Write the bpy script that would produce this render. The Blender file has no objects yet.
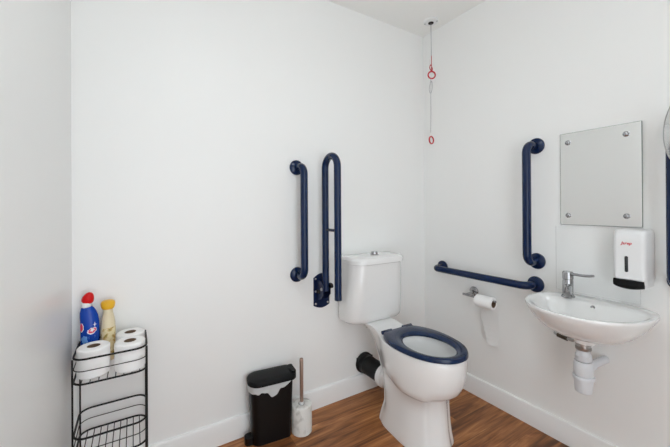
import bpy, bmesh, math, random
from mathutils import Vector, Matrix
random.seed(7)
sc = bpy.context.scene
COL = sc.collection
PI = math.pi
V = Vector

# ------------------------------------------------------------------ materials
def mat(name, col, rough=.5, metal=0., coat=0., spec=.5, **k):
    m = bpy.data.materials.new(name); m.use_nodes = True
    b = m.node_tree.nodes['Principled BSDF']
    b.inputs['Base Color'].default_value = (*col, 1)
    b.inputs['Roughness'].default_value = rough
    b.inputs['Metallic'].default_value = metal
    b.inputs['Coat Weight'].default_value = coat
    b.inputs['Coat Roughness'].default_value = .06
    b.inputs['Specular IOR Level'].default_value = spec
    for q, v in k.items(): b.inputs[q].default_value = v
    return m
def nodes(m): return m.node_tree.nodes, m.node_tree.links, m.node_tree.nodes['Principled BSDF']
def S(r, g, b):                                     # 8-bit sRGB -> linear
    f = lambda c: (c/255/12.92) if c/255 <= .04045 else ((c/255+.055)/1.055)**2.4
    return (f(r), f(g), f(b))
def wall_mat(name, col, rough, bump=.03, scale=260.):
    m = mat(name, col, rough); N, L, b = nodes(m)
    tc = N.new('ShaderNodeTexCoord'); n = N.new('ShaderNodeTexNoise'); n.inputs['Scale'].default_value = scale
    n.inputs['Detail'].default_value = 3
    bp = N.new('ShaderNodeBump'); bp.inputs['Strength'].default_value = bump; bp.inputs['Distance'].default_value = .002
    L.new(tc.outputs['Object'], n.inputs['Vector']); L.new(n.outputs['Fac'], bp.inputs['Height']); L.new(bp.outputs['Normal'], b.inputs['Normal'])
    return m
def noise_mix(m, c1, c2, scale, lo=.4, hi=.6, detail=4, stretch=(1,1,1), distort=0.):
    N, L, b = nodes(m)
    tc = N.new('ShaderNodeTexCoord'); mp = N.new('ShaderNodeMapping'); mp.inputs['Scale'].default_value = stretch
    n = N.new('ShaderNodeTexNoise'); n.inputs['Scale'].default_value = scale; n.inputs['Detail'].default_value = detail; n.inputs['Distortion'].default_value = distort
    r = N.new('ShaderNodeValToRGB'); r.color_ramp.elements[0].position = lo; r.color_ramp.elements[1].position = hi
    r.color_ramp.elements[0].color = (*c1, 1); r.color_ramp.elements[1].color = (*c2, 1)
    L.new(tc.outputs['Object'], mp.inputs['Vector']); L.new(mp.outputs['Vector'], n.inputs['Vector'])
    L.new(n.outputs['Fac'], r.inputs['Fac']); L.new(r.outputs['Color'], b.inputs['Base Color'])
    return r

M_WALL = wall_mat('white_wall_paint', (.87, .878, .868), .45)
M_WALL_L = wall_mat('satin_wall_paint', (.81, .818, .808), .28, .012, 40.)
M_CEIL = wall_mat('ceiling_paint', (.90, .905, .885), .8)
M_SKIRT = mat('white_gloss_trim', (.86, .865, .86), .3)
M_CERAM = mat('white_ceramic', (.84, .845, .84), .12, coat=.5)
M_PLAST = mat('white_plastic', (.80, .81, .815), .28)
M_PLAST2 = mat('grey_white_plastic', (.70, .72, .75), .35)
M_NAVY = mat('navy_blue_coating', S(7, 31, 68), .15, spec=.35)
M_NAVY2 = mat('navy_blue_plastic', S(12, 36, 70), .16, spec=.4)
M_NAVYD = mat('dark_navy_plate', S(8, 26, 62), .3, spec=.3)
M_CHROME = mat('chrome', (.42, .42, .43), .08, 1.)
M_STEEL = mat('brushed_steel', (.48, .48, .48), .3, 1.)
M_MIRROR2 = mat('tinted_mirror', (.70, .70, .70), .10, 1.)
M_MIRROR = mat('mirror_silver', (.975, .98, .975), .02, 1.)
M_EDGE = mat('glass_edge', S(112, 120, 118), .2)
M_BLACK = mat('black_plastic', S(10, 10, 11), .4, spec=.3)
M_BLACKG = mat('black_gloss_plastic', S(10, 10, 11), .5, spec=.2)
M_BLACKM = mat('black_powder_coated_wire', S(8, 8, 9), .4, spec=.3)
M_SLOT = mat('smoked_window', S(52, 54, 58), .15)
M_RED = mat('red_plastic', S(190, 22, 40), .35)
M_REDC = mat('red_cap_plastic', S(206, 8, 16), .3, spec=.3)
M_REDINK = mat('red_print', S(196, 24, 44), .5)
M_CORDG = mat('grey_cord', S(150, 148, 156), .7)
M_CORDW = mat('white_cord', S(225, 225, 222), .7)
M_CORDR = mat('red_cord', S(178, 30, 48), .7)
M_HOLE = mat('dark_hole', S(18, 18, 22), .6)
M_PAPER = mat('tissue_paper', (.92, .92, .915), .95)
M_CARD = mat('cardboard_core', S(122, 100, 82), .9)
M_HOLED = mat('core_inside', S(70, 56, 46), .95)
M_BLUE = mat('blue_bottle_plastic', S(4, 64, 166), .25, spec=.35)
M_LBLUE = mat('light_blue_print', S(96, 150, 215), .4)
M_PINK = mat('pink_print', S(222, 52, 92), .4)
M_WPRINT = mat('white_print', (.85, .85, .86), .4)
M_YELLOW = mat('yellow_cap_plastic', S(238, 182, 34), .35)
M_CREAM = mat('cream_bottle_plastic', S(224, 210, 178), .3)
M_LINER = mat('white_bin_liner', (.92, .94, .94), .4)
M_COPPER = mat('rose_bronze_metal', S(178, 156, 142), .34, .75)
M_WATER = mat('water', (.9, .95, .95), .02, **{'Transmission Weight': 1., 'IOR': 1.33})
M_BRISTLE = mat('white_bristle', (.8, .8, .8), .9)
M_MARBLE = mat('marble_resin', (.8, .8, .8), .3)
noise_mix(M_MARBLE, S(176, 174, 168), S(222, 222, 218), 16., .30, .46, 5, (1, 1, .7), 1.2)
M_LABEL = mat('floral_label', (.8, .8, .6), .4)
r = noise_mix(M_LABEL, S(104, 128, 52), S(228, 214, 172), 48., .34, .52, 3)
e = r.color_ramp.elements.new(.42); e.color = (*S(196, 160, 92), 1)
m = M_NAVY2
# paper quilting
N, L, b = nodes(M_PAPER)
n = N.new('ShaderNodeTexNoise'); n.inputs['Scale'].default_value = 90; bp = N.new('ShaderNodeBump'); bp.inputs['Strength'].default_value = .25; bp.inputs['Distance'].default_value = .002
tc = N.new('ShaderNodeTexCoord'); L.new(tc.outputs['Object'], n.inputs['Vector']); L.new(n.outputs['Fac'], bp.inputs['Height']); L.new(bp.outputs['Normal'], b.inputs['Normal'])
# clear acrylic sheet: thin-sheet model (transparent + fresnel gloss)
M_ACRYL = bpy.data.materials.new('clear_acrylic'); M_ACRYL.use_nodes = True
N, L = M_ACRYL.node_tree.nodes, M_ACRYL.node_tree.links
for q in list(N):
    if q.type == 'BSDF_PRINCIPLED': N.remove(q)
out = [q for q in N if q.type == 'OUTPUT_MATERIAL'][0]
tr = N.new('ShaderNodeBsdfTransparent'); tr.inputs['Color'].default_value = (1, 1, 1, 1)
gl = N.new('ShaderNodeBsdfGlossy'); gl.inputs['Roughness'].default_value = .04
fr = N.new('ShaderNodeFresnel'); fr.inputs['IOR'].default_value = 1.15
mx = N.new('ShaderNodeMixShader'); L.new(fr.outputs[0], mx.inputs[0]); L.new(tr.outputs[0], mx.inputs[1]); L.new(gl.outputs[0], mx.inputs[2]); L.new(mx.outputs[0], out.inputs['Surface'])

def floor_mat():
    m = mat('oak_plank_laminate', (.2, .1, .05), .38, spec=.35); N, L, b = nodes(m)
    def math_(op, a, c=None):
        q = N.new('ShaderNodeMath'); q.operation = op
        for i, x in enumerate((a, c)):
            if x is None: continue
            if isinstance(x, (int, float)): q.inputs[i].default_value = x
            else: L.new(x, q.inputs[i])
        return q.outputs[0]
    tc = N.new('ShaderNodeTexCoord'); sp = N.new('ShaderNodeSeparateXYZ'); L.new(tc.outputs['Object'], sp.inputs[0])
    X, Y = sp.outputs[0], sp.outputs[1]
    PW, PL = .128, 1.05
    row = math_('FLOOR', math_('DIVIDE', Y, PW))
    wn = N.new('ShaderNodeTexWhiteNoise'); wn.noise_dimensions = '1D'; L.new(row, wn.inputs['W'])
    xs = math_('ADD', math_('DIVIDE', X, PL), wn.outputs['Value'])
    colm = math_('FLOOR', xs)
    cb = N.new('ShaderNodeCombineXYZ'); L.new(row, cb.inputs[0]); L.new(colm, cb.inputs[1])
    wn2 = N.new('ShaderNodeTexWhiteNoise'); wn2.noise_dimensions = '2D'; L.new(cb.outputs[0], wn2.inputs['Vector'])
    rnd = wn2.outputs['Value']
    # grain coordinates: stretched along the plank, shifted per plank
    gx = math_('ADD', math_('MULTIPLY', X, 1.6), math_('MULTIPLY', rnd, 37.))
    gy = math_('MULTIPLY', Y, 13.)
    g = N.new('ShaderNodeCombineXYZ'); L.new(gx, g.inputs[0]); L.new(gy, g.inputs[1]); L.new(math_('MULTIPLY', rnd, 11.), g.inputs[2])
    n1 = N.new('ShaderNodeTexNoise'); n1.inputs['Scale'].default_value = 1.15; n1.inputs['Detail'].default_value = 6; n1.inputs['Distortion'].default_value = 1.3; n1.inputs['Roughness'].default_value = .6
    L.new(g.outputs[0], n1.inputs['Vector'])
    g2 = N.new('ShaderNodeCombineXYZ'); L.new(math_('MULTIPLY', gx, 2.2), g2.inputs[0]); L.new(math_('MULTIPLY', Y, 140.), g2.inputs[1])
    n2 = N.new('ShaderNodeTexNoise'); n2.inputs['Scale'].default_value = 1.; n2.inputs['Detail'].default_value = 3; L.new(g2.outputs[0], n2.inputs['Vector'])
    f = math_('ADD', math_('MULTIPLY', n1.outputs['Fac'], .78), math_('MULTIPLY', n2.outputs['Fac'], .22))
    f = math_('ADD', f, math_('MULTIPLY', math_('SUBTRACT', rnd, .5), .16))
    rp = N.new('ShaderNodeValToRGB'); cr = rp.color_ramp
    cr.elements[0].position = .34; cr.elements[0].color = (*S(88, 53, 30), 1)
    cr.elements[1].position = .70; cr.elements[1].color = (*S(212, 158, 106), 1)
    for p, c in ((.43, S(126, 79, 45)), (.51, S(154, 99, 58)), (.59, S(178, 120, 72))):
        e = cr.elements.new(p); e.color = (*c, 1)
    L.new(f, rp.inputs['Fac'])
    # joints between planks
    fy = math_('FRACT', math_('DIVIDE', Y, PW)); fx = math_('FRACT', xs)
    jy = math_('LESS_THAN', fy, .014); jx = math_('LESS_THAN', fx, .002)
    j = math_('MAXIMUM', jy, jx)
    mixc = N.new('ShaderNodeMixRGB'); L.new(math_('MULTIPLY', j, .6), mixc.inputs[0]); L.new(rp.outputs['Color'], mixc.inputs[1]); mixc.inputs[2].default_value = (*S(50, 30, 20), 1)
    L.new(mixc.outputs[0], b.inputs['Base Color'])
    bp = N.new('ShaderNodeBump'); bp.inputs['Strength'].default_value = .12; bp.inputs['Distance'].default_value = .001
    L.new(n2.outputs['Fac'], bp.inputs['Height']); L.new(bp.outputs['Normal'], b.inputs['Normal'])
    return m
M_FLOOR = floor_mat()

# ------------------------------------------------------------------ mesh helpers (all in room coordinates)
def BM(): return bmesh.new()
def obj(name, bm, material, parent=None, smooth=38, label=None, origin=None):
    """links bm as one mesh object; a child is stored relative to its parents' origins"""
    o0 = V((0, 0, 0)); p = parent
    while p: o0 += p.location; p = p.parent
    if parent is None:
        cs = [v.co for v in bm.verts]
        lo = V([min(c[i] for c in cs) for i in range(3)]); hi = V([max(c[i] for c in cs) for i in range(3)])
        loc = V(origin) if origin is not None else V(((lo.x+hi.x)/2, (lo.y+hi.y)/2, lo.z))
        o0 = loc
    bmesh.ops.recalc_face_normals(bm, faces=bm.faces)
    bmesh.ops.translate(bm, verts=bm.verts, vec=-o0)
    me = bpy.data.meshes.new(name); bm.to_mesh(me); bm.free()
    if smooth:
        me.polygons.foreach_set('use_smooth', [True]*len(me.polygons)); me.set_sharp_from_angle(angle=math.radians(smooth))
    me.materials.append(material)
    o = bpy.data.objects.new(name, me); COL.objects.link(o)
    if parent: o.parent = parent
    else: o.location = loc
    if label: o['label'] = label
    return o
def tag(o, label, cat, group=None):
    o['label'] = label; o['category'] = cat
    if group: o['group'] = group
    return o
def thing(name, label, cat, loc, group=None):
    o = bpy.data.objects.new(name, None); COL.objects.link(o); o.location = loc; o.empty_display_size = .05
    return tag(o, label, cat, group)
def struct(name, bm, m, smooth=0):
    o = obj(name, bm, m, None, smooth, origin=(0, 0, 0)); o['kind'] = 'structure'; return o
def loft(bm, rings, cap0=True, cap1=True, closed=True):
    R = [[bm.verts.new(p) for p in r] for r in rings]; n = len(R[0])
    for a, b in zip(R, R[1:]):
        for i in range(n if closed else n-1):
            j = (i+1) % n; bm.faces.new((a[i], a[j], b[j], b[i]))
    if cap0: bm.faces.new(R[0])
    if cap1: bm.faces.new(list(reversed(R[-1])))
    return R
def box(bm, lo, hi, bev=0., seg=2):
    r = bmesh.ops.create_cube(bm, size=1.); vs = r['verts']
    lo, hi = V(lo), V(hi)
    for v in vs: v.co = V([(lo[i]+hi[i])/2 + v.co[i]*(hi[i]-lo[i]) for i in range(3)])
    if bev:
        es = list({e for v in vs for e in v.link_edges}); bmesh.ops.bevel(bm, geom=es, offset=bev, segments=seg, affect='EDGES', profile=.5)
def frame(d):
    d = V(d).normalized(); a = V((0, 0, 1)) if abs(d.z) < .9 else V((1, 0, 0))
    u = d.cross(a).normalized(); return u, d.cross(u).normalized(), d
def lathe(bm, prof, c, axis=(0, 0, 1), seg=32, sx=1., sy=1., cap0=True, cap1=True):
    """prof: [(radius, height along axis)]"""
    if tuple(axis) == (0, 0, 1): u, w, d = V((1, 0, 0)), V((0, 1, 0)), V((0, 0, 1))
    else: u, w, d = frame(axis)
    c = V(c)
    loft(bm, [[c + d*h + u*(max(r, 1e-5)*sx*math.cos(2*PI*i/seg)) + w*(max(r, 1e-5)*sy*math.sin(2*PI*i/seg)) for i in range(seg)] for r, h in prof], cap0, cap1)
def fillet(pts, rad, n=8):
    pts = [V(p) for p in pts]; out = [pts[0]]
    for a, b, c in zip(pts, pts[1:], pts[2:]):
        d1, d2 = (a-b).normalized(), (c-b).normalized(); ang = d1.angle(d2)
        if ang > PI-.02: out.append(b); continue
        t = min(rad/math.tan(ang/2), .49*(a-b).length, .49*(c-b).length); r = t*math.tan(ang/2)
        cen = b + (d1+d2).normalized()*(r/math.sin(ang/2)); p0, p1 = b+d1*t-cen, b+d2*t-cen
        tot = p0.angle(p1); ax = p0.cross(p1).normalized()
        for i in range(n+1): out.append(cen + Matrix.Rotation(tot*i/n, 3, ax) @ p0)
    return out + [pts[-1]]
def sweep(bm, pts, r, seg=12, closed=False, cap=True):
    pts = [V(p) for p in pts]; n = len(pts); rr = r if isinstance(r, (list, tuple)) else [r]*n
    def tan(i):
        if closed: return (pts[(i+1) % n]-pts[i-1]).normalized()
        return (pts[min(i+1, n-1)]-pts[max(i-1, 0)]).normalized()
    t0 = tan(0); u = frame(t0)[0]; rings = []
    for i in range(n):
        t = tan(i); ax = t0.cross(t)
        if ax.length > 1e-7: u = Matrix.Rotation(t0.angle(t), 3, ax.normalized()) @ u
        u = (u - t*u.dot(t)).normalized(); w = t.cross(u); t0 = t
        rings.append([pts[i] + (u*math.cos(2*PI*k/seg) + w*math.sin(2*PI*k/seg))*rr[i] for k in range(seg)])
    if closed:
        # close with best rotational match
        u0 = rings[0]; best = min(range(seg), key=lambda s: sum((rings[-1][(k+s) % seg]-u0[k]).length for k in range(seg)))
        R = loft(bm, rings, False, False)
        for k in range(seg):
            bm.faces.new((R[-1][(k+best) % seg], R[-1][(k+1+best) % seg], R[0][(k+1) % seg], R[0][k]))
    else: loft(bm, rings, cap, cap)
def spline(P, m):
    """Catmull-Rom through the tuples P, m samples per span, endpoints kept"""
    out = []; n = len(P)
    for i in range(n-1):
        p0, p1, p2, p3 = (P[max(i-1, 0)], P[i], P[i+1], P[min(i+2, n-1)])
        for k in range(m):
            t = k/m
            out.append(tuple(.5*(2*b + (c-a)*t + (2*a-5*b+4*c-d)*t*t + (-a+3*b-3*c+d)*t**3) for a, b, c, d in zip(p0, p1, p2, p3)))
    return out + [tuple(P[-1])]
def rrect(x0, x1, y0, y1, r, z, n=6):
    pts = []
    rs = r if isinstance(r, (list, tuple)) else [r]*4          # order: (x1,y1) (x0,y1) (x0,y0) (x1,y0)
    for (cx, cy, sx, sy, a), q in zip(((x1, y1, 1, 1, 0), (x0, y1, -1, 1, 90), (x0, y0, -1, -1, 180), (x1, y0, 1, -1, 270)), rs):
        for i in range(n+1):
            t = math.radians(a + 90*i/n); pts.append(V((cx - sx*q + q*math.cos(t), cy - sy*q + q*math.sin(t), z)))
    return pts

# ------------------------------------------------------------------ the room: corner of wall_back (y=0) and wall_right (x=0)
H, XL, YF = 2.4, -2.01, -2.25
bm = BM(); box(bm, (XL-.1, YF-.1, -.06), (.1, .1, 0)); struct('floor', bm, M_FLOOR)
bm = BM(); box(bm, (XL-.1, YF-.1, H), (.1, .1, H+.06)); struct('ceiling', bm, M_CEIL)
bm = BM(); box(bm, (XL-.1, 0, 0), (.1, .1, H)); struct('wall_back', bm, M_WALL)
bm = BM(); box(bm, (0, YF, 0), (.1, 0, H)); struct('wall_right', bm, M_WALL)
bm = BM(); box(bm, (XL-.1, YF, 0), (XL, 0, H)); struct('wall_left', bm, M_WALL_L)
DX0, DX1, DH = -1.93, -.98, 2.05                      # unseen open doorway behind the camera, added to let in fill light
bm = BM(); box(bm, (XL-.1, YF-.1, 0), (DX0, YF, H)); box(bm, (DX1, YF-.1, 0), (.1, YF, H)); box(bm, (DX0, YF-.1, DH), (DX1, YF, H)); struct('wall_front', bm, M_WALL)
bm = BM(); box(bm, (DX0-.06, YF, 0), (DX0, YF+.015, DH+.06)); box(bm, (DX1, YF, 0), (DX1+.06, YF+.015, DH+.06)); box(bm, (DX0, YF, DH), (DX1, YF+.015, DH+.06)); struct('trim_1', bm, M_SKIRT)
SK, ST = .109, .015
def skirting(name, a, b, n):
    """profile swept from a to b, n points into the room"""
    a, b, n = V(a), V(b), V(n); bm = BM()
    prof = [(0, 0), (ST, 0), (ST, SK-.008), (ST-.002, SK-.003), (ST-.006, SK), (0, SK)]
    loft(bm, [[p + n*d + V((0, 0, h)) for d, h in prof] for p in (a, b)]); struct(name, bm, M_SKIRT, 30)
skirting('baseboard_back', (XL, 0, 0), (0, 0, 0), (0, -1, 0))
skirting('baseboard_right', (0, YF, 0), (0, -ST, 0), (-1, 0, 0))
skirting('baseboard_left', (XL, YF, 0), (XL, -ST, 0), (1, 0, 0))

LX, LY = -1.4, -1.35
# ceiling lamp (above and behind the view)
t = thing('ceiling_light', 'round flush white ceiling light above the room, outside the photo', 'ceiling light', (LX, LY, H))
bm = BM(); lathe(bm, [(.26, 0), (.26, -.03), (.25, -.04), (.24, -.04), (.24, 0)], (LX, LY, H), seg=48); obj('housing', bm, M_PLAST, t)
bm = BM(); lathe(bm, [(.238, -.03), (.238, -.065), (.215, -.088), (.12, -.103), (.0, -.106)], (LX, LY, H), seg=48)
M_LAMP = mat('lamp_diffuser', (.9, .9, .9), .5, **{'Emission Color': (.94, .985, 1., 1), 'Emission Strength': 12.})
obj('diffuser', bm, M_LAMP, t)

# ------------------------------------------------------------------ grab rails
def grab_rail(p0, p1, n, label, off=.099, r=.0203):
    p0, p1, n = V(p0), V(p1), V(n)
    t = thing('grab_rail', label, 'grab rail', (p0+p1)/2, 'navy blue grab rails on the walls')
    bm = BM(); sweep(bm, fillet([p0+n*.004, p0+n*off, p1+n*off, p1+n*.004], .05, 10), r, 20); obj('rail_tube', bm, M_NAVY, t)
    for p in (p0, p1):
        bm = BM(); lathe(bm, [(.0, .0), (.041, 0), (.042, .003), (.041, .008), (.036, .012), (.026, .014), (.0203, .018)], p, n, 40, cap0=False)
        obj('flange', bm, M_NAVY, t)
grab_rail((-1.02, 0, 1.387), (-1.02, 0, .787), (0, -1, 0), 'short vertical navy grab rail left of the hinged support rail')
grab_rail((0, -.778, 1.477), (0, -.778, .875), (-1, 0, 0), 'vertical navy grab rail beside the wall mirror, above the basin')
grab_rail((0, -.166, .752), (0, -.771, .752), (-1, 0, 0), 'horizontal navy grab rail above the toilet paper holder', .086)
grab_rail((0, -1.306, 1.470), (0, -1.306, .868), (-1, 0, 0), 'vertical navy grab rail at the right edge, beyond the soap dispenser')

# hinged support rail, folded up
HX = -.866
t = thing('hinged_support_rail', 'tall looped navy drop-down rail folded up against the wall beside the cistern', 'grab rail', (HX, 0, .68))
bm = BM()
prof = [(-.049, .59), (.049, .59)]
ring = []
for i in range(17): ring.append((-.049+.104*i/16, .592 - .016*math.sin(PI*i/16)))
for i in range(17): ring.append((.055-.104*i/16, .753 + .024*math.sin(PI*i/16)))
loft(bm, [[(HX+a, -d, z) for a, z in ring] for d in (0, .006)]); obj('back_plate', bm, M_NAVYD, t, 30)
for dx, z in ((-.037, .748), (-.038, .675), (-.037, .603), (.043, .603), (.038, .745)):
    bm = BM(); lathe(bm, [(.006, .006), (.006, .009), (.003, .011), (0, .011)], (HX+dx, 0, z), (0, -1, 0), 14); obj('screw', bm, M_STEEL, t)
bm = BM(); loop = [(HX-.008, -.073, .69), (HX-.008, -.073, 1.445), (HX-.008, -.204, 1.445), (HX-.008, -.204, .671)]
sweep(bm, fillet(loop, .0654, 14), .0195, 20); obj('rail_tube', bm, M_NAVY, t)
bm = BM(); lathe(bm, [(.0, -.001), (.019, 0), (.0195, .004)], (HX-.008, -.204, .667), (0, 0, 1), 20); obj('end_cap', bm, M_NAVYD, t)
bm = BM(); sweep(bm, [(HX-.008, -.073, 1.037), (HX-.008, -.204, 1.037)], .008, 12); obj('cross_brace', bm, M_NAVY, t)
for s in (-1, 1):
    bm = BM()
    ear = [(-.004, .625), (-.055, .64), (-.088, .675), (-.088, .72), (-.06, .745), (-.004, .74)]
    loft(bm, [[(HX-.008+s*.0215+d, y, z) for y, z in ear] for d in (-.002, .002)]); obj('hinge_bracket', bm, M_NAVYD, t, 30)
bm = BM(); sweep(bm, [(HX-.036, -.07, .70), (HX+.022, -.07, .70)], .009, 14); obj('hinge_pin', bm, M_STEEL, t)
bm = BM(); lathe(bm, [(.0, 0), (.015, .0), (.018, .004), (.018, .016), (.012, .02), (0, .02)], (HX+.008, -.078, .718), (1, 0, 0), 18, 1.5, .8); obj('release_knob', bm, M_BLACK, t)
bm = BM(); box(bm, (HX-.036, -.05, .668), (HX-.02, -.012, .69), .004); obj('catch', bm, M_BLACK, t)

# ------------------------------------------------------------------ toilet
CX = -.555
t = thing('toilet', 'white close-coupled toilet with a navy blue seat standing in the corner', 'toilet', (CX, -.4, 0))
def pan_ring(ctrl, z, m=5):
    """ctrl: (y, half width) from the back middle to the front middle"""
    P = spline(ctrl, m)
    zz = z if callable(z) else (lambda y: z)
    right = [V((CX+w, y, zz(y))) for y, w in P]; left = [V((CX-w, y, zz(y))) for y, w in reversed(P[1:-1])]
    return right + left
def ctl(yb, wb, yn, wn, ys, ws, ym, wm, yq, wq, yf):
    """back edge, neck, shoulder, widest, quarter, front"""
    return [(yb, 0), (yb, wb*.55), (yb-.004, wb*.92), (yb-.02, wb), (yn, wn), (ys, ws), (ym, wm), (yq, wq), (yf+.03, wq*.62), (yf+.006, wq*.27), (yf, 0)]
rings = [
    pan_ring(ctl(-.262, .100, -.33, .118, -.40, .126, -.51, .130, -.60, .102, -.652), 0),
    pan_ring(ctl(-.262, .100, -.33, .118, -.40, .126, -.51, .130, -.60, .102, -.652), .012),
    pan_ring(ctl(-.268, .092, -.335, .110, -.40, .119, -.51, .124, -.595, .096, -.645), .05),
    pan_ring(ctl(-.272, .072, -.335, .102, -.40, .114, -.51, .119, -.59, .093, -.638), .10),
    pan_ring(ctl(-.262, .062, -.325, .098, -.40, .110, -.51, .115, -.585, .091, -.633), .18),
    pan_ring(ctl(-.235, .056, -.31, .094, -.395, .108, -.51, .113, -.585, .090, -.631), .24),
    pan_ring(ctl(-.228, .055, -.30, .085, -.395, .108, -.50, .126, -.59, .108, -.640), .256),
    pan_ring(ctl(-.220, .054, -.29, .084, -.39, .118, -.50, .147, -.61, .120, -.672), .272),
    pan_ring(ctl(-.208, .053, -.28, .084, -.385, .129, -.49, .148, -.61, .127, -.698), .295),
    pan_ring(ctl(-.190, .053, -.27, .085, -.38, .138, -.49, .155, -.62, .131, -.716), .33),
    pan_ring(ctl(-.165, .055, -.26, .086, -.375, .144, -.485, .157, -.625, .132, -.724), .38),
    pan_ring(ctl(-.130, .070, -.25, .088, -.37, .146, -.48, .157, -.63, .131, -.726), .425),
    pan_ring(ctl(-.105, .091, -.24, .092, -.37, .146, -.48, .157, -.63, .131, -.726), .445),
    pan_ring(ctl(-.103, .092, -.24, .092, -.37, .145, -.48, .156, -.63, .129, -.724), .452),
    pan_ring(ctl(-.106, .089, -.24, .089, -.37, .142, -.48, .153, -.63, .127, -.721), .4555),
]
for r_ in rings:
    for p in r_: p.z += .009*max(0, min(1, (p.z-.26)/.19))
for r_ in rings:                                       # the shelf under the cistern stands a little above the rim
    for p in r_:
        if p.z > .40 and p.y > -.30: q = min(1, (p.y+.30)/.11); p.z += .020*q*q*(3-2*q)*min(1, (p.z-.40)/.05)
def inner(yb, yf, w, z):
    yc = (yb+yf)/2; n = len(rings[0]); half = n//2; a = (yb-yf)/2
    pts = []
    for i in range(n):
        th = PI*i/half; pts.append(V((CX + w*math.sin(th), yc + a*math.cos(th), z)))
    return pts
top_o, top_i = rings[-1], inner(-.385, -.695, .128, .4645)
for q in (.2, .4, .6, .8):
    mid_ = []
    for a, c_ in zip(top_o, top_i):
        p = a.lerp(c_, q); h = max(0, min(1, (p.y+.30)/.11)); p.z = .4645 + .020*h*h*(3-2*h); mid_.append(p)
    rings.append(mid_)
rings += [inner(-.385, -.695, .128, .4645), inner(-.39, -.69, .124, .458), inner(-.395, -.685, .124, .43), inner(-.39, -.68, .118, .40),
          inner(-.385, -.655, .103, .35), inner(-.38, -.61, .083, .30), inner(-.375, -.57, .065, .262), inner(-.37, -.545, .052, .24), inner(-.37, -.53, .04, .215)]
bm = BM(); loft(bm, rings); obj('pan', bm, M_CERAM, t, 50)
bm = BM(); loft(bm, [inner(-.373, -.565, .062, .2555), inner(-.373, -.565, .062, .254)]); obj('water', bm, M_WATER, t)
# cistern
cist = [(.0, 0), (.006, .004), (.02, .01)]
def dsec(hw, yb, yf, z, rf=.085, rb=.02): return rrect(CX-hw, CX+hw, yf, yb, [rb, rb, rf, rf], z, 10)
bm = BM()
loft(bm, [dsec(.158, -.03, -.135, .484, .07), dsec(.190, -.018, -.153, .487, .075), dsec(.203, -.014, -.161, .497, .078), dsec(.207, -.012, -.167, .515, .08), dsec(.203, -.013, -.178, .60), dsec(.195, -.014, -.190, .74), dsec(.186, -.014, -.195, .831)])
c = obj('cistern', bm, M_CERAM, t)
bm = BM()
loft(bm, [dsec(.184, -.014, -.195, .829), dsec(.192, -.010, -.204, .831, .09), dsec(.200, -.009, -.207, .834, .09), dsec(.200, -.009, -.207, .857, .09), dsec(.191, -.012, -.203, .866, .088), dsec(.175, -.022, -.188, .872, .08), dsec(.11, -.05, -.15, .8745, .05)])
l = obj('cistern_lid', bm, M_CERAM, c)
bm = BM(); lathe(bm, [(.027, 0), (.027, .003), (.024, .005), (.0205, .0055), (.0205, .015), (.018, .019), (0, .020)], (CX+.005, -.108, .873), seg=28)
obj('flush_button', bm, M_CHROME, c)
# seat
def seat_outer(sc_, z):
    ctrl = [(-.302, 0), (-.302, .05), (-.304, .082), (-.313, .100), (-.345, .126), (-.40, .150), (-.46, .161), (-.53, .160), (-.60, .147), (-.66, .121), (-.708, .077), (-.730, .036), (-.735, 0)]
    yc = -.53
    return pan_ring([(yc+(y-yc)*sc_, w*sc_) for y, w in ctrl], z, 5)
def seat_inner(k, z):
    n = len(seat_outer(1, 0)); half = n//2; pts = []
    for i in range(n):
        th = PI*i/half; s, q = math.sin(th), math.cos(th)
        pts.append(V((CX-.005 + (.105+k)*s, -.541 + (.144+k)*q*(1-.0*q), z)))
    return pts
so = [seat_outer(.975, .4655), seat_outer(1., .469), seat_outer(1., .479), seat_outer(.988, .486), seat_outer(.95, .4895), seat_inner(.02, .4875), seat_inner(.006, .482), seat_inner(0, .476), seat_inner(.004, .468), seat_inner(.015, .4655)]
bm = BM(); R = loft(bm, so, False, False)
n = len(R[0])
for i in range(n):
    j = (i+1) % n; bm.faces.new((R[-1][i], R[-1][j], R[0][j], R[0][i]))
s = obj('seat', bm, M_NAVY2, t, 45, label='navy blue toilet seat ring')
for dx in (-.067, .083):
    bm = BM(); box(bm, (CX+dx-.026, -.326, .4650), (CX+dx+.026, -.294, .490), .006, 3); h = obj('hinge', bm, M_NAVY2, s)
    bm = BM(); sweep(bm, [(CX+dx-.032, -.302, .480), (CX+dx+.032, -.302, .480)], .0105, 14); obj('hinge_barrel', bm, M_NAVY2, s)
    bm = BM(); lathe(bm, [(.017, 0), (.017, .006), (.013, .008), (0, .008)], (CX+dx*.9, -.296, .4645), seg=18); obj('hinge_foot', bm, M_NAVYD, s)
for dx in (-.09, .09):
    bm = BM(); lathe(bm, [(.0055, 0), (.0055, -.004), (.009, -.004), (.009, -.010), (.0, -.010)], (CX+dx*.62, -.118, .455), (0, 0, 1), 12); obj('fixing_bolt', bm, M_BLACK, t)

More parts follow.
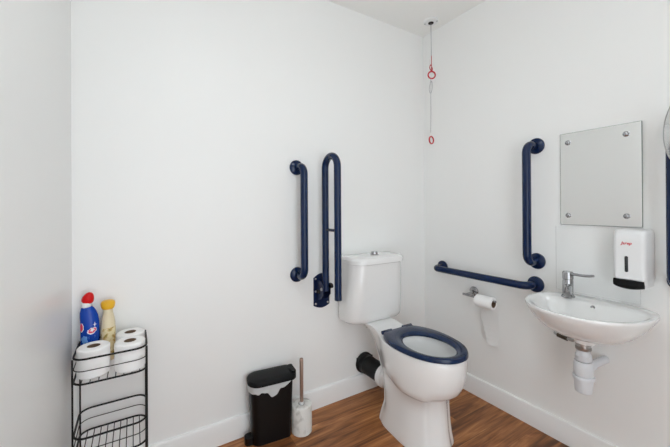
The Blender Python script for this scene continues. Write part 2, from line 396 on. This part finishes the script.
# soil pipe
t = thing('soil_pipe', 'black waste pipe with white collar running from the wall to the back of the toilet', 'pipe', (CX, -.1, .10))
bm = BM(); lathe(bm, [(.0, 0), (.062, 0), (.065, .003), (.065, .010), (.062, .015), (.058, .018), (.05, .018)], (CX, 0, .176), (0, -1, 0), 40); obj('wall_flange', bm, M_BLACK, t)
bm = BM(); lathe(bm, [(.05, .012), (.055, .014), (.055, .05), (.0565, .052), (.0565, .056), (.055, .058), (.0545, .20)], (CX, 0, .176), (0, -1, 0), 40); obj('pipe', bm, M_BLACK, t, label='black plastic pipe')
for i in range(3):
    a = PI*.15 + i*2*PI/3
    bm = BM(); box(bm, (CX+.064*math.cos(a)-.006, -.012, .176+.064*math.sin(a)-.006), (CX+.064*math.cos(a)+.006, -.002, .176+.064*math.sin(a)+.006), .002); obj('flange_lug', bm, M_BLACKG, t)
bm = BM(); lathe(bm, [(.050, .186), (.061, .186), (.064, .189), (.064, .214), (.061, .218), (.054, .219), (.052, .225), (.051, .285)], (CX, 0, .176), (0, -1, 0), 40); obj('collar', bm, M_PLAST, t, label='white collar and spigot')

# ------------------------------------------------------------------ wall mirror
Y0, Y1, Z0, Z1 = -.892, -1.196, 1.071, 1.514
t = thing('wall_mirror', 'frameless rectangular mirror with four chrome fixings above the basin', 'mirror', (0, (Y0+Y1)/2, Z0))
bm = BM(); box(bm, (-.0075, Y1, Z0), (-.0025, Y0, Z1), .0008, 1); obj('mirror_edge', bm, M_EDGE, t, 0)
bm = BM(); box(bm, (-.0080, Y1+.0015, Z0+.0015), (-.0076, Y0-.0015, Z1-.0015)); obj('mirror_glass', bm, M_MIRROR, t, 0)
for y in (-.926, -1.145):
    for z in (1.468, 1.117):
        bm = BM(); lathe(bm, [(.006, 0), (.006, .0075), (.011, .0078), (.0115, .011), (.009, .015), (.005, .017), (0, .0175)], (0, y, z), (-1, 0, 0), 20); obj('mirror_fixing', bm, M_CHROME, t)

# splashback
bm = BM(); box(bm, (-.0045, -1.186, .748), (-.0005, -.868, 1.064), .0006, 1)
tag(obj('splashback', bm, M_ACRYL, None, 0), 'clear acrylic splashback sheet on the wall behind the tap, below the mirror', 'splashback')

# ------------------------------------------------------------------ soap dispenser
t = thing('soap_dispenser', 'white wall soap dispenser with black push bar and red lettering', 'soap dispenser', (0, -1.178, .83))
def dring(z, x0, x1, y0, y1, r): return [V((p.x, p.y, z)) for p in rrect(x1, x0, y0, y1, [.004, r, r, .004], z, 7)]
DX, DA, DB = -.108, -1.2315, -1.1245
bm = BM()
loft(bm, [dring(.862, -.003, -.100, DA+.002, DB-.002, .016), dring(.866, -.003, -.104, DA, DB, .018), dring(.93, -.003, DX, DA, DB, .019), dring(1.02, -.003, DX, DA, DB, .019), dring(1.045, -.003, DX+.002, DA, DB, .019), dring(1.055, -.003, DX+.007, DA+.002, DB-.002, .019), dring(1.062, -.003, DX+.016, DA+.006, DB-.006, .018), dring(1.065, -.003, DX+.03, DA+.014, DB-.014, .014)])
body = obj('cover', bm, M_PLAST, t)
bm = BM(); loft(bm, [dring(.835, -.0, -.085, DA+.004, DB-.004, .012), dring(.862, -.0, -.098, DA+.003, DB-.003, .014)]); obj('back_housing', bm, M_PLAST, t)
bm = BM(); ar = [(DB-.002, 0), (DA+.012, 0)]
rings_ = []
for z, dx in ((.861, -.107), (.858, -.1095), (.845, -.111), (.836, -.108), (.832, -.098)):
    row = []
    for i in range(13):
        f = i/12; y = DB-.001 + (DA+.010-DB+.001)*f; row.append(V((dx+.010*(abs(2*f-1)**6), y, z - (.008*math.sin(PI*f) if z < .85 else 0))))
    back = [V((-.086, p.y, p.z)) for p in reversed(row)]
    rings_.append(row+back)
loft(bm, rings_); obj('push_bar', bm, M_BLACKG, t, label='black push bar')
bm = BM(); w = [V((0, -1.1715+.0055*math.cos(2*PI*i/24), (.953 if math.sin(2*PI*i/24) >= 0 else .899)+.0055*math.sin(2*PI*i/24))) for i in range(24)]
loft(bm, [[V((DX-d, p.y, p.z)) for p in w] for d in (-.002, .0012)]); obj('level_window', bm, M_SLOT, t, 30)
cu = bpy.data.curves.new('lettering', 'FONT'); cu.body = 'Jarep'; cu.size = .0165; cu.shear = .25; cu.extrude = .0004; cu.offset = .0004
to = bpy.data.objects.new('lettering', cu); COL.objects.link(to)
bpy.context.view_layer.update(); dg = bpy.context.evaluated_depsgraph_get()
me = bpy.data.meshes.new_from_object(to.evaluated_get(dg)); bpy.data.objects.remove(to)
bm = BM(); bm.from_mesh(me); bpy.data.meshes.remove(me)
xs = [v.co.x for v in bm.verts]; wdt = max(xs)-min(xs); k = .036/wdt
for v in bm.verts:
    x, y, z = (v.co.x-min(xs))*k, v.co.y*k, v.co.z
    v.co = V((DX-.0004-z, -1.153-x, 1.005+y))
obj('lettering', bm, M_REDINK, body, 0)

# ------------------------------------------------------------------ washbasin
BY = -1.054
t = thing('washbasin', 'small white ceramic washbasin fixed to the wall under the soap dispenser', 'washbasin', (0, BY, .57))
NB = 64
def brim(hw, back, front, z, k=2.25):
    """outline in plan: straight back on the wall, full front; z may be a function of x"""
    pts = []
    xc = -.15
    for i in range(NB):
        th = 2*PI*i/NB; c, s = math.cos(th), math.sin(th)
        y = BY + hw*math.copysign(abs(c)**(2/k), c)
        if s >= 0: x = xc + (back-xc)*abs(s)**(2/3.0)
        else: x = xc + (front-xc)*abs(s)**(2/k)
        pts.append(V((x, y, z)))
    return pts
BZ = .742
rg = [brim(.060, -.12, -.215, .606), brim(.085, -.09, -.245, .610), brim(.125, -.05, -.285, .624), brim(.160, -.022, -.325, .648), brim(.190, -.004, -.360, .682), brim(.210, -.001, -.382, .715), brim(.217, -.001, -.391, BZ-.012), brim(.2175, -.001, -.393, BZ-.006), brim(.217, -.001, -.391, BZ-.001), brim(.211, -.002, -.385, BZ),
      brim(.200, -.100, -.374, BZ-.002, 2.2), brim(.190, -.108, -.364, BZ-.010, 2.2), brim(.174, -.118, -.348, BZ-.032, 2.1), brim(.155, -.13, -.33, BZ-.062, 2.0), brim(.115, -.145, -.30, BZ-.088, 2.0), brim(.06, -.165, -.26, BZ-.1, 2.0), brim(.022, -.19, -.235, BZ-.104, 2.0)]
bm = BM(); loft(bm, rg); b_ = obj('bowl', bm, M_CERAM, t, 55)
bm = BM(); lathe(bm, [(.0, 0), (.021, 0), (.022, .002), (.018, .004), (.012, .003), (0, .003)], (-.205, BY, BZ-.104), seg=24); obj('waste_grate', bm, M_CHROME, t)
bm = BM(); lathe(bm, [(.038, .06), (.038, .012), (.037, .003), (.033, 0), (0, 0)], (-.165, -1.047, .577), seg=32); obj('waste_boss', bm, M_CERAM, t)
bm = BM(); lathe(bm, [(.010, 0), (.010, .003), (.007, .004), (0, .0035)], (-.1095, BY-.005, BZ-.022), (-.95, 0, .3), 18); obj('overflow', bm, M_CHROME, t)

# tap
TX, TY = -.088, -.955
t = thing('tap', 'chrome mixer tap with a long lever handle on the left of the basin', 'tap', (TX, TY, BZ))
bm = BM(); lathe(bm, [(0, 0), (.027, 0), (.028, .003), (.027, .008), (.022, .012), (0, .012)], (TX, TY, BZ-.001), seg=30); obj('tap_base', bm, M_CHROME, t)
bm = BM(); lathe(bm, [(.021, .008), (.021, .075), (.0195, .078), (.0195, .081), (.0215, .083), (.0215, .112), (.019, .117), (0, .119)], (TX, TY, BZ), seg=32); obj('tap_body', bm, M_CHROME, t)
bm = BM(); sweep(bm, [V((TX, TY, BZ+.048)), V((TX-.04, TY-.016, BZ+.046)), V((TX-.075, TY-.03, BZ+.041)), V((TX-.098, TY-.039, BZ+.033))], [.0165, .016, .0145, .013], 20); obj('spout', bm, M_CHROME, t)
bm = BM(); d = V((-.38, -.925, 0)).normalized()
base = V((TX, TY, BZ+.108))
pts = [base + d*a + V((0, 0, h)) for a, h in ((.012, 0), (.04, .002), (.075, .004), (.105, .008), (.125, .013))]
sw = BM(); sweep(sw, pts, [.007, .0062, .0058, .0065, .0055], 14); obj('lever', sw, M_CHROME, t); bm.free()

# bottle trap
t = thing('bottle_trap', 'white plastic bottle trap hanging beneath the basin, with an arm into the wall', 'trap', (-.165, -1.055, .36))
TXc, TYc = -.165, -1.043
bm = BM(); lathe(bm, [(.0, .548), (.027, .548), (.029, .551), (.029, .560), (.026, .562), (.026, .568), (.029, .570), (.029, .5765), (.0, .5765)], (TXc, TYc, 0), seg=28); obj('waste_tail', bm, M_STEEL, t)
bm = BM(); lathe(bm, [(.0, .502), (.027, .502), (.030, .506), (.030, .526), (.026, .530), (.024, .5475), (.0, .5475)], (TXc, TYc, 0), seg=14); obj('inlet_nut', bm, M_PLAST2, t)
bm = BM(); lathe(bm, [(.0, .440), (.034, .440), (.0355, .444), (.0355, .490), (.032, .500), (0, .5015)], (TXc, TYc, 0), seg=36); obj('trap_body', bm, M_PLAST2, t)
bm = BM(); lathe(bm, [(.0, .366), (.024, .366), (.031, .371), (.0345, .422), (.039, .424), (.040, .436), (.038, .4395), (.0, .4395)], (TXc, TYc, 0), seg=36); obj('trap_cup', bm, M_PLAST2, t)
bm = BM(); sweep(bm, [(TXc+.02, TYc-.003, .472), (-.09, TYc-.012, .472), (-.001, TYc-.02, .472)], .017, 20); obj('outlet_arm', bm, M_PLAST2, t)
bm = BM(); sweep(bm, [(TXc+.031, TYc-.004, .472), (TXc+.056, TYc-.008, .472)], .024, 24); obj('outlet_nut', bm, M_PLAST2, t)
# supply tail under the basin
t = thing('supply_valve', 'small dark metal supply pipe and valve under the left side of the basin', 'valve', (-.06, -.93, .54))
bm = BM(); sweep(bm, fillet([(-.11, -1.0, .60), (-.11, -.985, .552), (-.10, -.905, .560), (0, -.87, .553)], .012, 6), .0075, 12); obj('pipe', bm, M_STEEL, t)
bm = BM(); sweep(bm, [(-.107, -.960, .5545), (-.1015, -.918, .559)], .0125, 12); obj('valve_body', bm, mat('tarnished_metal', S(92, 86, 78), .35, 1.), t)

# ------------------------------------------------------------------ toilet paper holder + hanging roll
t = thing('toilet_roll_holder', 'chrome toilet paper holder on the wall under the horizontal grab rail', 'toilet roll holder', (0, -.41, .632))
HY, HZ = -.407, .625
bm = BM(); lathe(bm, [(0, 0), (.028, 0), (.029, .002), (.029, .008), (.025, .011), (0, .012)], (0, HY, HZ+.012), (-1, 0, 0), 28); obj('rose', bm, M_CHROME, t)
bm = BM(); sweep(bm, [(-.008, HY, HZ+.012), (-.074, HY, HZ+.001)], .0085, 14); obj('arm', bm, M_CHROME, t)
bm = BM(); sweep(bm, [(-.074, -.380, HZ), (-.074, -.592, HZ)], .007, 14); obj('roll_bar', bm, M_CHROME, t)
def roll_mesh(c, axis, R, rc, Hh):
    bm = BM(); prof = [(rc, 0), (R-.004, 0), (R, .004), (R, Hh-.004), (R-.004, Hh), (rc, Hh)]
    if tuple(axis) == (0, 0, 1): u, w, d = V((1, 0, 0)), V((0, 1, 0)), V((0, 0, 1))
    else: u, w, d = frame(axis)
    c = V(c); sg = 44
    Rr = loft(bm, [[c + d*h + u*r*math.cos(2*PI*i/sg) + w*r*math.sin(2*PI*i/sg) for i in range(sg)] for r, h in prof], False, False)
    for i in range(sg):
        j = (i+1) % sg; bm.faces.new((Rr[-1][i], Rr[-1][j], Rr[0][j], Rr[0][i]))
    return bm
def core_mesh(c, axis, rc, Hh):
    bm = BM()
    if tuple(axis) == (0, 0, 1): u, w, d = V((1, 0, 0)), V((0, 1, 0)), V((0, 0, 1))
    else: u, w, d = frame(axis)
    c = V(c); sg = 32; prof = [(rc, .0005), (rc, Hh-.0005), (rc-.0018, Hh-.0005), (rc-.0018, .0005)]
    Rr = loft(bm, [[c + d*h + u*r*math.cos(2*PI*i/sg) + w*r*math.sin(2*PI*i/sg) for i in range(sg)] for r, h in prof], False, False)
    for i in range(sg):
        j = (i+1) % sg; bm.faces.new((Rr[-1][i], Rr[-1][j], Rr[0][j], Rr[0][i]))
    return bm
RC = V((-.074, -.474, HZ-.0145)); RR = .0355
t = thing('toilet_roll', 'nearly used toilet roll on the chrome holder with a long torn sheet hanging down', 'toilet roll', RC)
obj('paper', roll_mesh(RC, (0, -1, 0), RR, .0215, .106), M_PAPER, t); obj('core', core_mesh(RC, (0, -1, 0), .0213, .106), M_CARD, t, label='brown cardboard core')
bm = BM(); rows = []
nz = 24
for i in range(nz+1):
    f = i/nz; z = RC.z + .01 - f*.262
    ya = -.476 - (.012*math.sin(f*7) if f > .3 else 0)*.3
    if f > .45: ya = -.476 - .052*((f-.45)/.55)**.8 - .004*math.sin(f*60)
    yb = -.580
    row = []
    for k in range(9):
        q = k/8; y = ya + (yb-ya)*q
        x = RC.x + RR + .0006 + .004*math.sin(f*3.2) + .0025*math.sin(q*5+f*4)*f - .016*(1-q)*f + .006*q*f
        row.append(V((x, y, z + (.006*(q-.5)*-1 if f > .9 else 0))))
    rows.append(row)
for d in (0,):
    vs = [[bm.verts.new(p) for p in r] for r in rows]
    for a, b in zip(vs, vs[1:]):
        for k in range(8): bm.faces.new((a[k], a[k+1], b[k+1], b[k]))
bmesh.ops.solidify(bm, geom=list(bm.faces), thickness=.0007)
obj('hanging_sheet', bm, M_PAPER, t, 60)

# ------------------------------------------------------------------ emergency pull cord
PX, PY = -.113, -.175
t = thing('emergency_pull_cord', 'red emergency pull cord hanging from a white ceiling plate in the corner', 'pull cord', (PX, PY, H))
bm = BM(); lathe(bm, [(.0, 0), (.048, 0), (.048, -.006), (.044, -.011), (.022, -.014), (.0, -.014)], (PX, PY, H), seg=36); pl = obj('ceiling_plate', bm, M_PLAST, t)
bm = BM(); lathe(bm, [(.0, -.012), (.018, -.012), (.018, -.016), (.015, -.019), (0, -.019)], (PX, PY, H), seg=20); obj('cord_outlet', bm, M_HOLE, pl)
for s in (-1, 1):
    bm = BM(); lathe(bm, [(.006, -.010), (.006, -.0125), (.004, -.0135), (0, -.0135)], (PX+s*.020, PY-s*.033, H), seg=12); obj('screw', bm, M_STEEL, pl)
def tube(name, pts, r, m, seg=8, closed=False):
    bm = BM(); sweep(bm, pts, r, seg, closed); return obj(name, bm, m, t)
tube('cord', [(PX, PY, H-.018), (PX+.001, PY, 2.26), (PX+.002, PY, 2.165)], .0017, M_CORDG)
c2 = tube('cord', [(PX+.002, PY, 2.168), (PX+.003, PY, 2.10), (PX+.003, PY, 2.068)], .0022, M_CORDR)
tube('knot', spline([(PX+.003, PY, 2.10), (PX-.008, PY-.002, 2.105), (PX-.014, PY, 2.085), (PX-.004, PY, 2.07), (PX+.005, PY+.003, 2.075), (PX+.004, PY, 2.095), (PX+.012, PY, 2.08), (PX+.008, PY, 2.065)], 5), .0028, M_CORDR)
cz = 2.040
ringdir = V((.851, -.525, 0)).normalized()
rc_ = V((PX+.004, PY, cz))
tube('pull_ring', [rc_ + ringdir*(.0235*math.cos(2*PI*i/36)) + V((0, 0, .0235*math.sin(2*PI*i/36))) for i in range(36)], .0048, M_RED, 10, True)
tube('cord', spline([(PX-.004, PY, 2.145), (PX-.014, PY, 2.14), (PX-.016, PY, 2.115), (PX-.012, PY, 2.10)], 5), .0012, M_CORDW)
lp = [(PX-.002, PY, 2.02), (PX-.010, PY, 1.985), (PX-.02, PY, 1.945), (PX-.014, PY, 1.918), (PX, PY, 1.925), (PX+.010, PY, 1.965), (PX+.004, PY, 2.0), (PX-.002, PY, 1.985), (PX-.006, PY, 1.90), (PX-.006, PY, 1.80), (PX-.008, PY, 1.72), (PX-.009, PY, 1.655)]
tube('cord', spline(lp, 6), .0013, M_CORDG)
tube('cord', spline([(PX-.004, PY, 1.90), (PX-.002, PY, 1.8), (PX-.003, PY, 1.7), (PX-.006, PY, 1.65), (PX-.004, PY, 1.628)], 5), .0011, M_CORDW)
rd2 = (V((.749, .663, 0))*.82 + V((.663, -.749, 0))*.57).normalized()
rc2 = V((PX-.003, PY, 1.606))
tube('pull_ring', [rc2 + rd2*(.023*math.cos(2*PI*i/36)) + V((0, 0, .0235*math.sin(2*PI*i/36))) for i in range(36)], .0046, M_RED, 10, True)
tube('cord', spline([(PX-.006, PY, 1.655), (PX-.016, PY, 1.64), (PX-.020, PY, 1.60), (PX-.018, PY, 1.565)], 5), .0012, M_CORDW)
tube('cord', spline([(PX-.006, PY, 1.63), (PX-.010, PY, 1.60), (PX-.009, PY, 1.572)], 5), .0012, M_CORDW)

# ------------------------------------------------------------------ round mirror on a wall arm at the right edge
RM = V((-.255, -1.372, 1.417))
t = thing('round_mirror', 'round silver-rimmed shaving mirror on a wall arm, cut by the right edge', 'mirror', (0, -1.44, 1.417))
nrm = V((-.6, .8, 0)).normalized()
bm = BM(); lathe(bm, [(0, -.012), (.105, -.012), (.121, -.008), (.125, 0), (.124, .006), (.118, .009), (.115, .006), (.0, .006)], RM, nrm, 56); obj('mirror_rim', bm, M_STEEL, t)
bm = BM(); lathe(bm, [(0, .0063), (.1145, .0063), (.1145, .0072), (0, .0078)], RM, nrm, 56); obj('mirror_glass', bm, M_MIRROR2, t)
bm = BM(); sweep(bm, fillet([RM - nrm*.01, RM - nrm*.045, V((-.10, -1.40, 1.417)), V((-.045, -1.47, 1.417)), V((0, -1.47, 1.417))], .02, 6), .007, 14); obj('arm', bm, M_CHROME, t)
bm = BM(); lathe(bm, [(0, 0), (.028, 0), (.028, .006), (.02, .012), (0, .013)], (0, -1.47, 1.417), (-1, 0, 0), 24); obj('wall_rose', bm, M_CHROME, t)

# ------------------------------------------------------------------ wire rack in the left corner
X0, X1, Yb, Yf = -1.982, -1.7565, -.018, -.231
t = thing('wire_rack', 'black wire storage rack with two baskets in the left corner', 'rack', ((X0+X1)/2, (Yb+Yf)/2, 0))
for x in (X0, X1):
    for y, dx in ((Yb-.012, .012 if x == X0 else -.012), (Yf+.012, 0)):
        bm = BM(); sweep(bm, [(x, y, 0), (x, y, .634)], .0030, 10); obj('post', bm, M_BLACKM, t)
def ringo(name, z, r, parent, rad=.04):
    bm = BM(); p = rrect(X0, X1, Yf, Yb, rad, z, 6); sweep(bm, p, r, 8, True); return obj(name, bm, M_BLACKM, parent)
for zb, nb in ((.546, 8), (.268, 9)):
    bk = ringo('basket', zb, .0036, t)                    # base rim carries the rest of its basket
    ringo('top_rim', zb+.087, .0036, bk); ringo('middle_wire', zb+.045, .0017, bk)
    for i in range(nb):
        x = X0+.024 + (X1-X0-.048)*i/(nb-1)
        bm = BM(); sweep(bm, [(x, Yf+.001, zb), (x, Yb-.001, zb)], .0017, 8); obj('base_wire', bm, M_BLACKM, bk)
bm = BM(); sweep(bm, rrect(X0, X1, Yf, Yb, .04, .012, 6), .003, 8, True); obj('foot_ring', bm, M_BLACKM, t)

# spare toilet rolls in the top basket
ZB = .5482
first = None
for (x, y, lab) in ((-1.9265, -.160, 'spare white toilet roll in front of the blue bottle on the rack'),
                    (-1.8115, -.1755, 'spare white toilet roll at the front right corner of the rack'),
                    (-1.8115, -.0728, 'spare white toilet roll at the back right of the rack, by the wall')):
    if first is None:
        first = thing('toilet_roll', lab, 'toilet roll', (x, y, ZB), 'spare toilet rolls in the rack')
        obj('paper', roll_mesh((x, y, ZB), (0, 0, 1), .051, .021, .104), M_PAPER, first)
        obj('core', core_mesh((x, y, ZB), (0, 0, 1), .0208, .104), M_CARD, first)
    else:
        c = first.copy(); COL.objects.link(c); c.location = (x, y, ZB); c['label'] = lab
        for ch in first.children:
            d = ch.copy(); COL.objects.link(d); d.parent = c

# toilet cleaner bottle
BX, BYb = -1.9465, -.056
t = thing('cleaner_bottle', 'blue toilet cleaner bottle with an angled red cap on the rack', 'bottle', (BX, BYb, ZB))
prof = [(0, 0), (.026, 0), (.030, .004), (.031, .03), (.031, .12), (.0308, .165), (.0295, .19), (.0265, .207), (.021, .221), (.0155, .228), (.0, .229)]
bm = BM()
sg = 36
def bsh(h):                                             # the neck leans to the left
    return -.010*max(0, (h-.15)/.08)**1.5
loft(bm, [[V((BX+bsh(h)+max(r, 1e-5)*math.cos(2*PI*i/sg), BYb+max(r, 1e-5)*.70*math.sin(2*PI*i/sg), ZB+h)) for i in range(sg)] for r, h in prof])
body = obj('bottle_body', bm, M_BLUE, t)
nb_ = V((BX-.010, BYb, ZB+.226))
bm = BM(); lathe(bm, [(.0150, 0), (.0165, .004), (.0165, .016), (.012, .022), (0, .022)], nb_, (-.12, 0, 1), 24); obj('neck_collar', bm, M_PLAST, t)
ax = V((.32, -.10, 1)).normalized()
bm = BM(); lathe(bm, [(.0, -.002), (.013, -.002), (.018, .002), (.0205, .010), (.0195, .019), (.016, .029), (.011, .037), (.006, .041), (0, .042)], nb_+V((-.001, 0, .017)), ax, 28, .85, 1.0); obj('cap', bm, M_REDC, t, label='red angled cap')
def patch(parent, name, m, poly, a0, z0, rx, ry, cx, cy, lift):
    """thin print wrapped on an elliptical body: poly in metres (along the surface, up)"""
    bm = BM(); rr = []
    for k in (lift-.0004, lift):
        row = []
        for px, pz in poly:
            a = a0 + px/rx; row.append(V((cx+(rx+k)*math.cos(a), cy+(ry+k)*math.sin(a), z0+pz)))
        rr.append(row)
    loft(bm, rr); return obj(name, bm, m, parent, 0)
def blob(w, h, n=20, seed=1, j=.12, tilt=0.):
    rd = random.Random(seed); o = []
    for i in range(n):
        a = 2*PI*i/n; q = 1 + rd.uniform(-j, j); o.append((w*math.cos(a)*q, h*math.sin(a)*q + tilt*w*math.cos(a)))
    return o
A0 = -PI/2
kw = dict(rx=.031, ry=.031*.70, cx=BX, cy=BYb)
patch(body, 'label_outline', M_WPRINT, blob(.0155, .0125, 24, 3, .14, .25), A0+.28, ZB+.135, lift=.0006, **kw)
patch(body, 'label_emblem', M_PINK, blob(.0128, .0092, 24, 5, .10, .25), A0+.28, ZB+.135, lift=.0010, **kw)
patch(body, 'label_stripe', M_WPRINT, [(-.008, -.002), (.008, .002), (.008, .0038), (-.008, -.0002)], A0+.28, ZB+.135, lift=.0014, **kw)
patch(body, 'label_star', M_WPRINT, [(0, .010), (.002, .002), (.008, 0), (.002, -.002), (0, -.009), (-.002, -.002), (-.006, 0), (-.002, .002)], A0+.55, ZB+.158, lift=.0006, **kw)
patch(body, 'label_emblem', M_PINK, blob(.008, .016, 20, 8, .08), A0-1.0, ZB+.150, lift=.0010, **kw)
patch(body, 'label_outline', M_WPRINT, blob(.011, .019, 20, 8, .08), A0-1.0, ZB+.150, lift=.0006, **kw)
patch(body, 'label_splash', M_LBLUE, blob(.012, .016, 18, 11, .35), A0-.62, ZB+.102, lift=.0006, **kw)
patch(body, 'painted_highlight', M_LBLUE, blob(.010, .0045, 18, 13, .3, .2), A0-.45, ZB+.196, lift=-.0028, **kw)  # highlight on the bottle's shoulder, put in as a light blue patch
for q in range(2):
    patch(body, 'label_text', M_LBLUE, [(-.011, -.0012), (.011, .001), (.011, .003), (-.011, .0008)], A0+.25, ZB+.112-q*.006, lift=.0006, **kw)

# cream bottle with yellow cap
CXb, CYb = -1.8885, -.0485
t = thing('spray_bottle', 'cream bottle with a yellow cap on the rack, right of the blue bottle', 'bottle', (CXb, CYb, ZB))
bm = BM(); lathe(bm, [(0, 0), (.0225, 0), (.0245, .004), (.025, .05), (.025, .135), (.0245, .150), (.0215, .172), (.0175, .188), (.0160, .204), (.0165, .210), (0, .210)], (CXb, CYb, ZB), seg=36); body = obj('bottle_body', bm, M_CREAM, t)
bm = BM(); lathe(bm, [(.0252, .008), (.0256, .010), (.0256, .132), (.0252, .134)], (CXb, CYb, ZB), seg=36, cap0=False, cap1=False); obj('label_wrap', bm, M_LABEL, body)
bm = BM(); lathe(bm, [(.0, .206), (.0185, .206), (.0200, .208), (.0225, .212), (.0245, .219), (.0250, .226), (.0235, .234), (.019, .239), (.010, .241), (0, .2415)], (CXb, CYb, ZB), seg=32); obj('cap', bm, M_YELLOW, t, label='flared yellow cap')

# ------------------------------------------------------------------ pedal bin
BC = V((-1.2105, -.086, 0)); ang = math.radians(-6.0)
t = thing('pedal_bin', 'slim black pedal bin with white liner showing under its lid', 'bin', BC)
def brot(pts): return [BC + Matrix.Rotation(ang, 3, 'Z') @ p for p in pts]
hl, hw = .106, .052
def bsec(dl, dw, z, rr=.040, rr2=.022): return brot(rrect(-hl-dl, hl+dl, -hw-dw, hw+dw, [rr2, rr, rr, rr2], z, 8))
bm = BM(); loft(bm, [bsec(-.013, -.007, 0, .034, .018), bsec(-.010, -.004, .003, .037, .02), bsec(-.010, -.004, .02), bsec(-.004, 0, .15), bsec(.001, .001, .295)]); obj('bin_body', bm, M_BLACK, t)
bm = BM(); loft(bm, [bsec(.008, .011, .293, .054), bsec(.010, .014, .295, .056), bsec(.010, .014, .312, .056), bsec(.007, .011, .317, .054), bsec(.001, .005, .319, .050), bsec(-.03, -.022, .3205, .02, .01)]); ld = obj('lid', bm, M_BLACKG, t)
bm = BM(); lo = BM()
for pz in ((.288, .314),):
    r0 = [brot(rrect(hl-.004, hl+.019, -.040, .040, .006, z, 3)) for z in (.288, .291, .322, .326)]
    loft(bm, r0)
lo.free(); obj('lid_hinge', bm, M_BLACKG, ld)
bm = BM(); loft(bm, [brot(rrect(-hl-.024, -hl+.014, -.026, .022, [.003, .018, .018, .003], z, 5)) for z in (.004, .007, .032, .038)]); obj('pedal', bm, M_BLACK, t)
# liner: crumpled band under the lid
bm = BM(); base = bsec(.0022, .0022, 0, .042, .024); n = len(base)
rd = random.Random(4); top, mid, bot = [], [], []
cen = BC
for i, p in enumerate(base):
    q = Matrix.Rotation(-ang, 3, 'Z') @ (p-cen)         # back in the bin's frame
    out_ = (p-cen).normalized()
    f = (q.x+hl)/(2*hl)
    d = .016 + .004*math.sin(i*1.9) + rd.uniform(0, .004)
    if q.y < 0: d = .018 + .038*math.exp(-((f-.46)/.16)**2) + .008*math.exp(-((f-.12)/.10)**2) + .003*math.sin(f*40)
    if q.y < 0 and f > .82: d = .004
    top.append(p + V((0, 0, .2955))); mid.append(p + out_*(.002+.002*math.sin(i*2.3)) + V((0, 0, .2955-d*.5))); bot.append(p + out_*(.001+.0015*math.sin(i*1.7)) + V((0, 0, .2955-d)))
# resample denser along the straight sides
def dense(L_):
    o = []
    for a, b in zip(L_, L_[1:]+L_[:1]):
        k = max(1, int((a-b).length/.006))
        for s in range(k): o.append(a.lerp(b, s/k))
    return o
P0 = dense([V((p.x, p.y, 0)) for p in base]); top, mid, bot = [], [], []
for i, p in enumerate(P0):
    q = Matrix.Rotation(-ang, 3, 'Z') @ (p-cen); out_ = (p-cen).normalized(); f = (q.x+hl)/(2*hl)
    if q.y < 0.0:
        d = .028 + .036*math.exp(-((f-.50)/.13)**2) + .010*math.exp(-((f-.14)/.14)**2) + .0025*math.sin(f*45)
        if f > .74: d = .028*max(0, 1-(f-.74)/.2)+.004
    else: d = .012 + .003*math.sin(i*.8)
    top.append(p + V((0, 0, .2955))); mid.append(p + out_*(.0065+.0030*math.sin(i*.9)) + V((0, 0, .2955-d*.5))); bot.append(p + out_*(.0040+.002*math.sin(i*.6)) + V((0, 0, .2955-d)))
R = loft(bm, [top, mid, bot], False, False)
bmesh.ops.solidify(bm, geom=list(bm.faces), thickness=.0006)
obj('liner', bm, M_LINER, t, 60, label='white plastic bin liner')

# ------------------------------------------------------------------ toilet brush and its holder
QX, QY = -1.058, -.132
bm = BM(); prof = [(0, 0), (.050, 0), (.053, .003), (.053, .136), (.051, .141), (.047, .143), (.020, .1435), (.018, .141), (.018, .012), (0, .012)]
lathe(bm, prof, (QX, QY, 0), seg=44); tag(obj('brush_holder', bm, M_MARBLE, None, 40), 'white marbled round toilet brush holder on the floor beside the bin', 'toilet brush holder')
t = thing('toilet_brush', 'toilet brush with a slim bronze handle standing in the marbled holder', 'toilet brush', (QX, QY, .012))
bm = BM(); lathe(bm, [(0, .150), (.0085, .150), (.0095, .154), (.0098, .37), (.0085, .376), (0, .377)], (QX, QY, 0), seg=22); obj('handle', bm, M_COPPER, t)
bm = BM(); lathe(bm, [(0, .085), (.006, .085), (.008, .138), (.0125, .143), (.0125, .146), (.0088, .156), (0, .156)], (QX, QY, 0), seg=22); obj('ferrule', bm, M_PLAST, t)
bm = BM(); lathe(bm, [(0, .014), (.013, .016), (.016, .03), (.016, .075), (.012, .085), (0, .086)], (QX, QY, 0), seg=22); obj('brush_head', bm, M_BRISTLE, t)

# ------------------------------------------------------------------ camera, world, colour
cam = bpy.data.cameras.new('camera'); co = bpy.data.objects.new('camera', cam); COL.objects.link(co)
yaw, pitch, roll = .5548, .0027, -.0061
F = V((math.sin(yaw)*math.cos(pitch), math.cos(yaw)*math.cos(pitch), math.sin(pitch)))
Rt0 = V((math.cos(yaw), -math.sin(yaw), 0)); U0 = Rt0.cross(F)
Rt = Rt0*math.cos(roll) + U0*math.sin(roll); U = -Rt0*math.sin(roll) + U0*math.cos(roll)
mw = Matrix((Rt, U, -F)).transposed().to_4x4(); mw.translation = V((-1.7961, -1.6652, 1.1611)); co.matrix_world = mw
cam.sensor_width = 36; cam.lens = 324.05/670*36; cam.shift_y = (206.74-223.5)/670; cam.clip_start = .02
sc.camera = co
w = bpy.data.worlds.new('world'); sc.world = w; w.use_nodes = True
w.node_tree.nodes['Background'].inputs[0].default_value = (.9, .95, 1, 1); w.node_tree.nodes['Background'].inputs[1].default_value = 5.2
sc.view_settings.view_transform = 'Standard'; sc.view_settings.look = 'None'; sc.view_settings.gamma = 1; sc.view_settings.use_curve_mapping = False
sc.view_settings.exposure = -0.58
sc.cycles.use_denoising = True
sc.cycles.max_bounces = 16; sc.cycles.diffuse_bounces = 10; sc.cycles.transparent_max_bounces = 12
